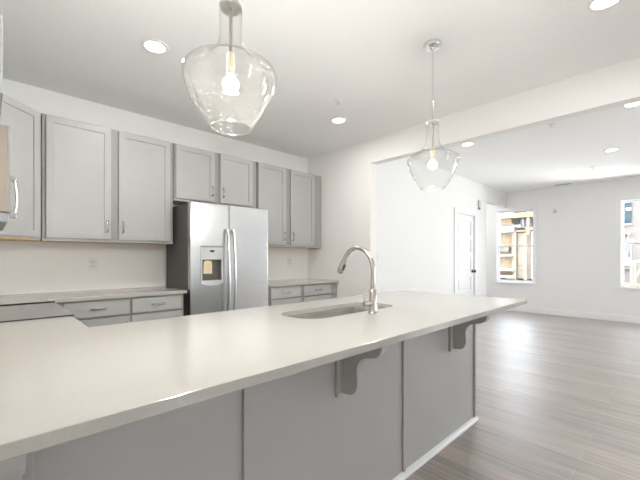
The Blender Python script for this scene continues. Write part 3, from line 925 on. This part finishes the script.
for z in (0.66, 0.86):
    MB().box(BA + 0.07, BA + 0.1, 2.4, 5.05, z, z + 0.03).build('ledger', M['osb'], t)
MB().box(BA - 0.2, BA - 0.05, 4.62, 4.73, 0.25, 2.30).build('post', M['lumber_l'], t, 0.01)
MB().box(BA - 0.35, BA - 0.2, 4.47, 4.58, 2.2, 3.7).build('post', M['lumber'], t, 0.01)
MB().box(BA - 0.1, BA + 0.1, 2.2, 4.46, 0.30, 2.5).build('siding_panel', M['wrap'], t)
MB().box(BA - 0.4, BA + 2, 2.2, 5.12, 2.96, 3.18).build('rafter', M['lumber'], t, 0.01)
MB().box(BA - 0.4, BA + 2, 2.2, 5.08, 3.24, 3.6).build('rafter', M['lumber'], t, 0.01)
MB().box(BA - 0.1, BA + 0.1, 2.2, 5.1, 2.36, 2.44).build('railing', M['lumber'], t, 0.01)
MB().box(BA - 0.02, BA + 0.1, 2.2, 4.98, 2.52, 2.60).build('railing', M['darkwood'], t, 0.01)
w = MB().box(BA + 0.3, BA + 0.5, 4.55, 5.0, 2.56, 2.98).build('window', M['blue'], t)
MB().box(BA + 0.26, BA + 0.3, 4.84, 4.93, 2.56, 2.98).build('jamb', M['wrap'], w)  # white strip put in for the highlight on the blue glass
MB().box(BA + 2.9, BA + 3.1, 2.2, 5.12, 2.3, 4.0).build('wall_panel', M['osb_l'], t)

t = thing('shrub', 'dark green shrub outside the window near the hall', 'shrub', (15.9, 5.35, -0.35))
MB().tube([(15.9, 5.35, -0.36), (15.9, 5.35, -0.05), (15.88, 5.37, 0.2)], [0.03, 0.025, 0.01], 8).build('trunk', M['darkwood'], t)
m = MB()
for k in range(420):
    a, b = random.uniform(0, 2 * PI), random.uniform(-0.8, 1.0)
    r = random.uniform(0.5, 1.0)
    c = Vector((15.9 + 0.34 * r * math.cos(a) * math.sqrt(1 - b * b * 0.9), 5.35 + 0.34 * r * math.sin(a) * math.sqrt(1 - b * b * 0.9), 0.10 + 0.34 * r * b))
    d1 = Vector((random.uniform(-1, 1), random.uniform(-1, 1), random.uniform(-0.5, 1))).normalized() * 0.05
    d2 = d1.cross(Vector((random.uniform(-1, 1), random.uniform(-1, 1), 1))).normalized() * 0.022
    m.bm.faces.new([m.v(c - d1), m.v(c + d2), m.v(c + d1), m.v(c - d2)])
m.build('foliage', M['leaf'], t)

t = thing('neighbouring_house', 'pale beige house with a dark teal window outside the cut-off window', 'building', (BA + 2, 0.5, -0.35))
MB().box(BA, BA + 4, -6, 1.9, -0.35, 6.5).build('wall', M['siding'], t)
def oy(y0, y1, z0, z1, nm, mt, d=0.06, par=None):
    return MB().box(BA - d, BA + 0.02, y0, y1, z0, z1).build(nm, M[mt], par or t, 0.004)
w = oy(1.245, 1.53, 2.47, 3.34, 'window', 'teal')
oy(1.25, 1.40, 2.95, 3.06, 'blind', 'wrap', 0.08, w)
oy(1.235, 1.54, 2.42, 2.47, 'sill', 'wrap', 0.10, w)
for y in (1.32, 1.47):
    lm = oy(y - 0.045, y + 0.045, 2.06, 2.13, 'wall_lamp', 'wrap', 0.12)
    oy(y - 0.035, y + 0.035, 1.98, 2.06, 'bracket', 'darkwood', 0.08, lm)
oy(1.28, 1.52, 1.36, 1.76, 'panel', 'siding_g', 0.03)
oy(1.28, 1.50, 0.92, 1.26, 'door', 'grey_plastic', 0.05)
oy(1.34, 1.42, 1.27, 1.42, 'lamp', 'wrap', 0.14)
oy(1.22, 1.55, 0.80, 0.87, 'ledge', 'siding', 0.12)
oy(1.25, 1.275, 0.9, 1.80, 'trim', 'gtrim', 0.06)

t = thing('timber_porch_frame', 'raw timber porch frame standing before the pale beige house', 'frame', (15.9, 1.15, -0.35))
for y in (1.17, 1.08, 0.72):
    MB().box(15.86, 15.95, y - 0.035, y + 0.035, -0.36, 1.05).build('post', M['lumber_l'], t, 0.004)
MB().box(15.84, 15.97, 0.4, 1.26, 1.05, 1.14).build('beam', M['lumber_l'], t, 0.004)
MB().box(15.84, 15.97, 0.4, 1.52, 0.28, 0.36).build('rail', M['lumber'], t, 0.004)
br = MB(Matrix.Translation((15.9, 1.0, 0.7)) @ Matrix.Rotation(math.radians(20), 4, 'X'))
br.box(-0.02, 0.02, -0.03, 0.03, -0.4, 0.38)
br.build('brace', M['lumber_l'], t, 0.004)
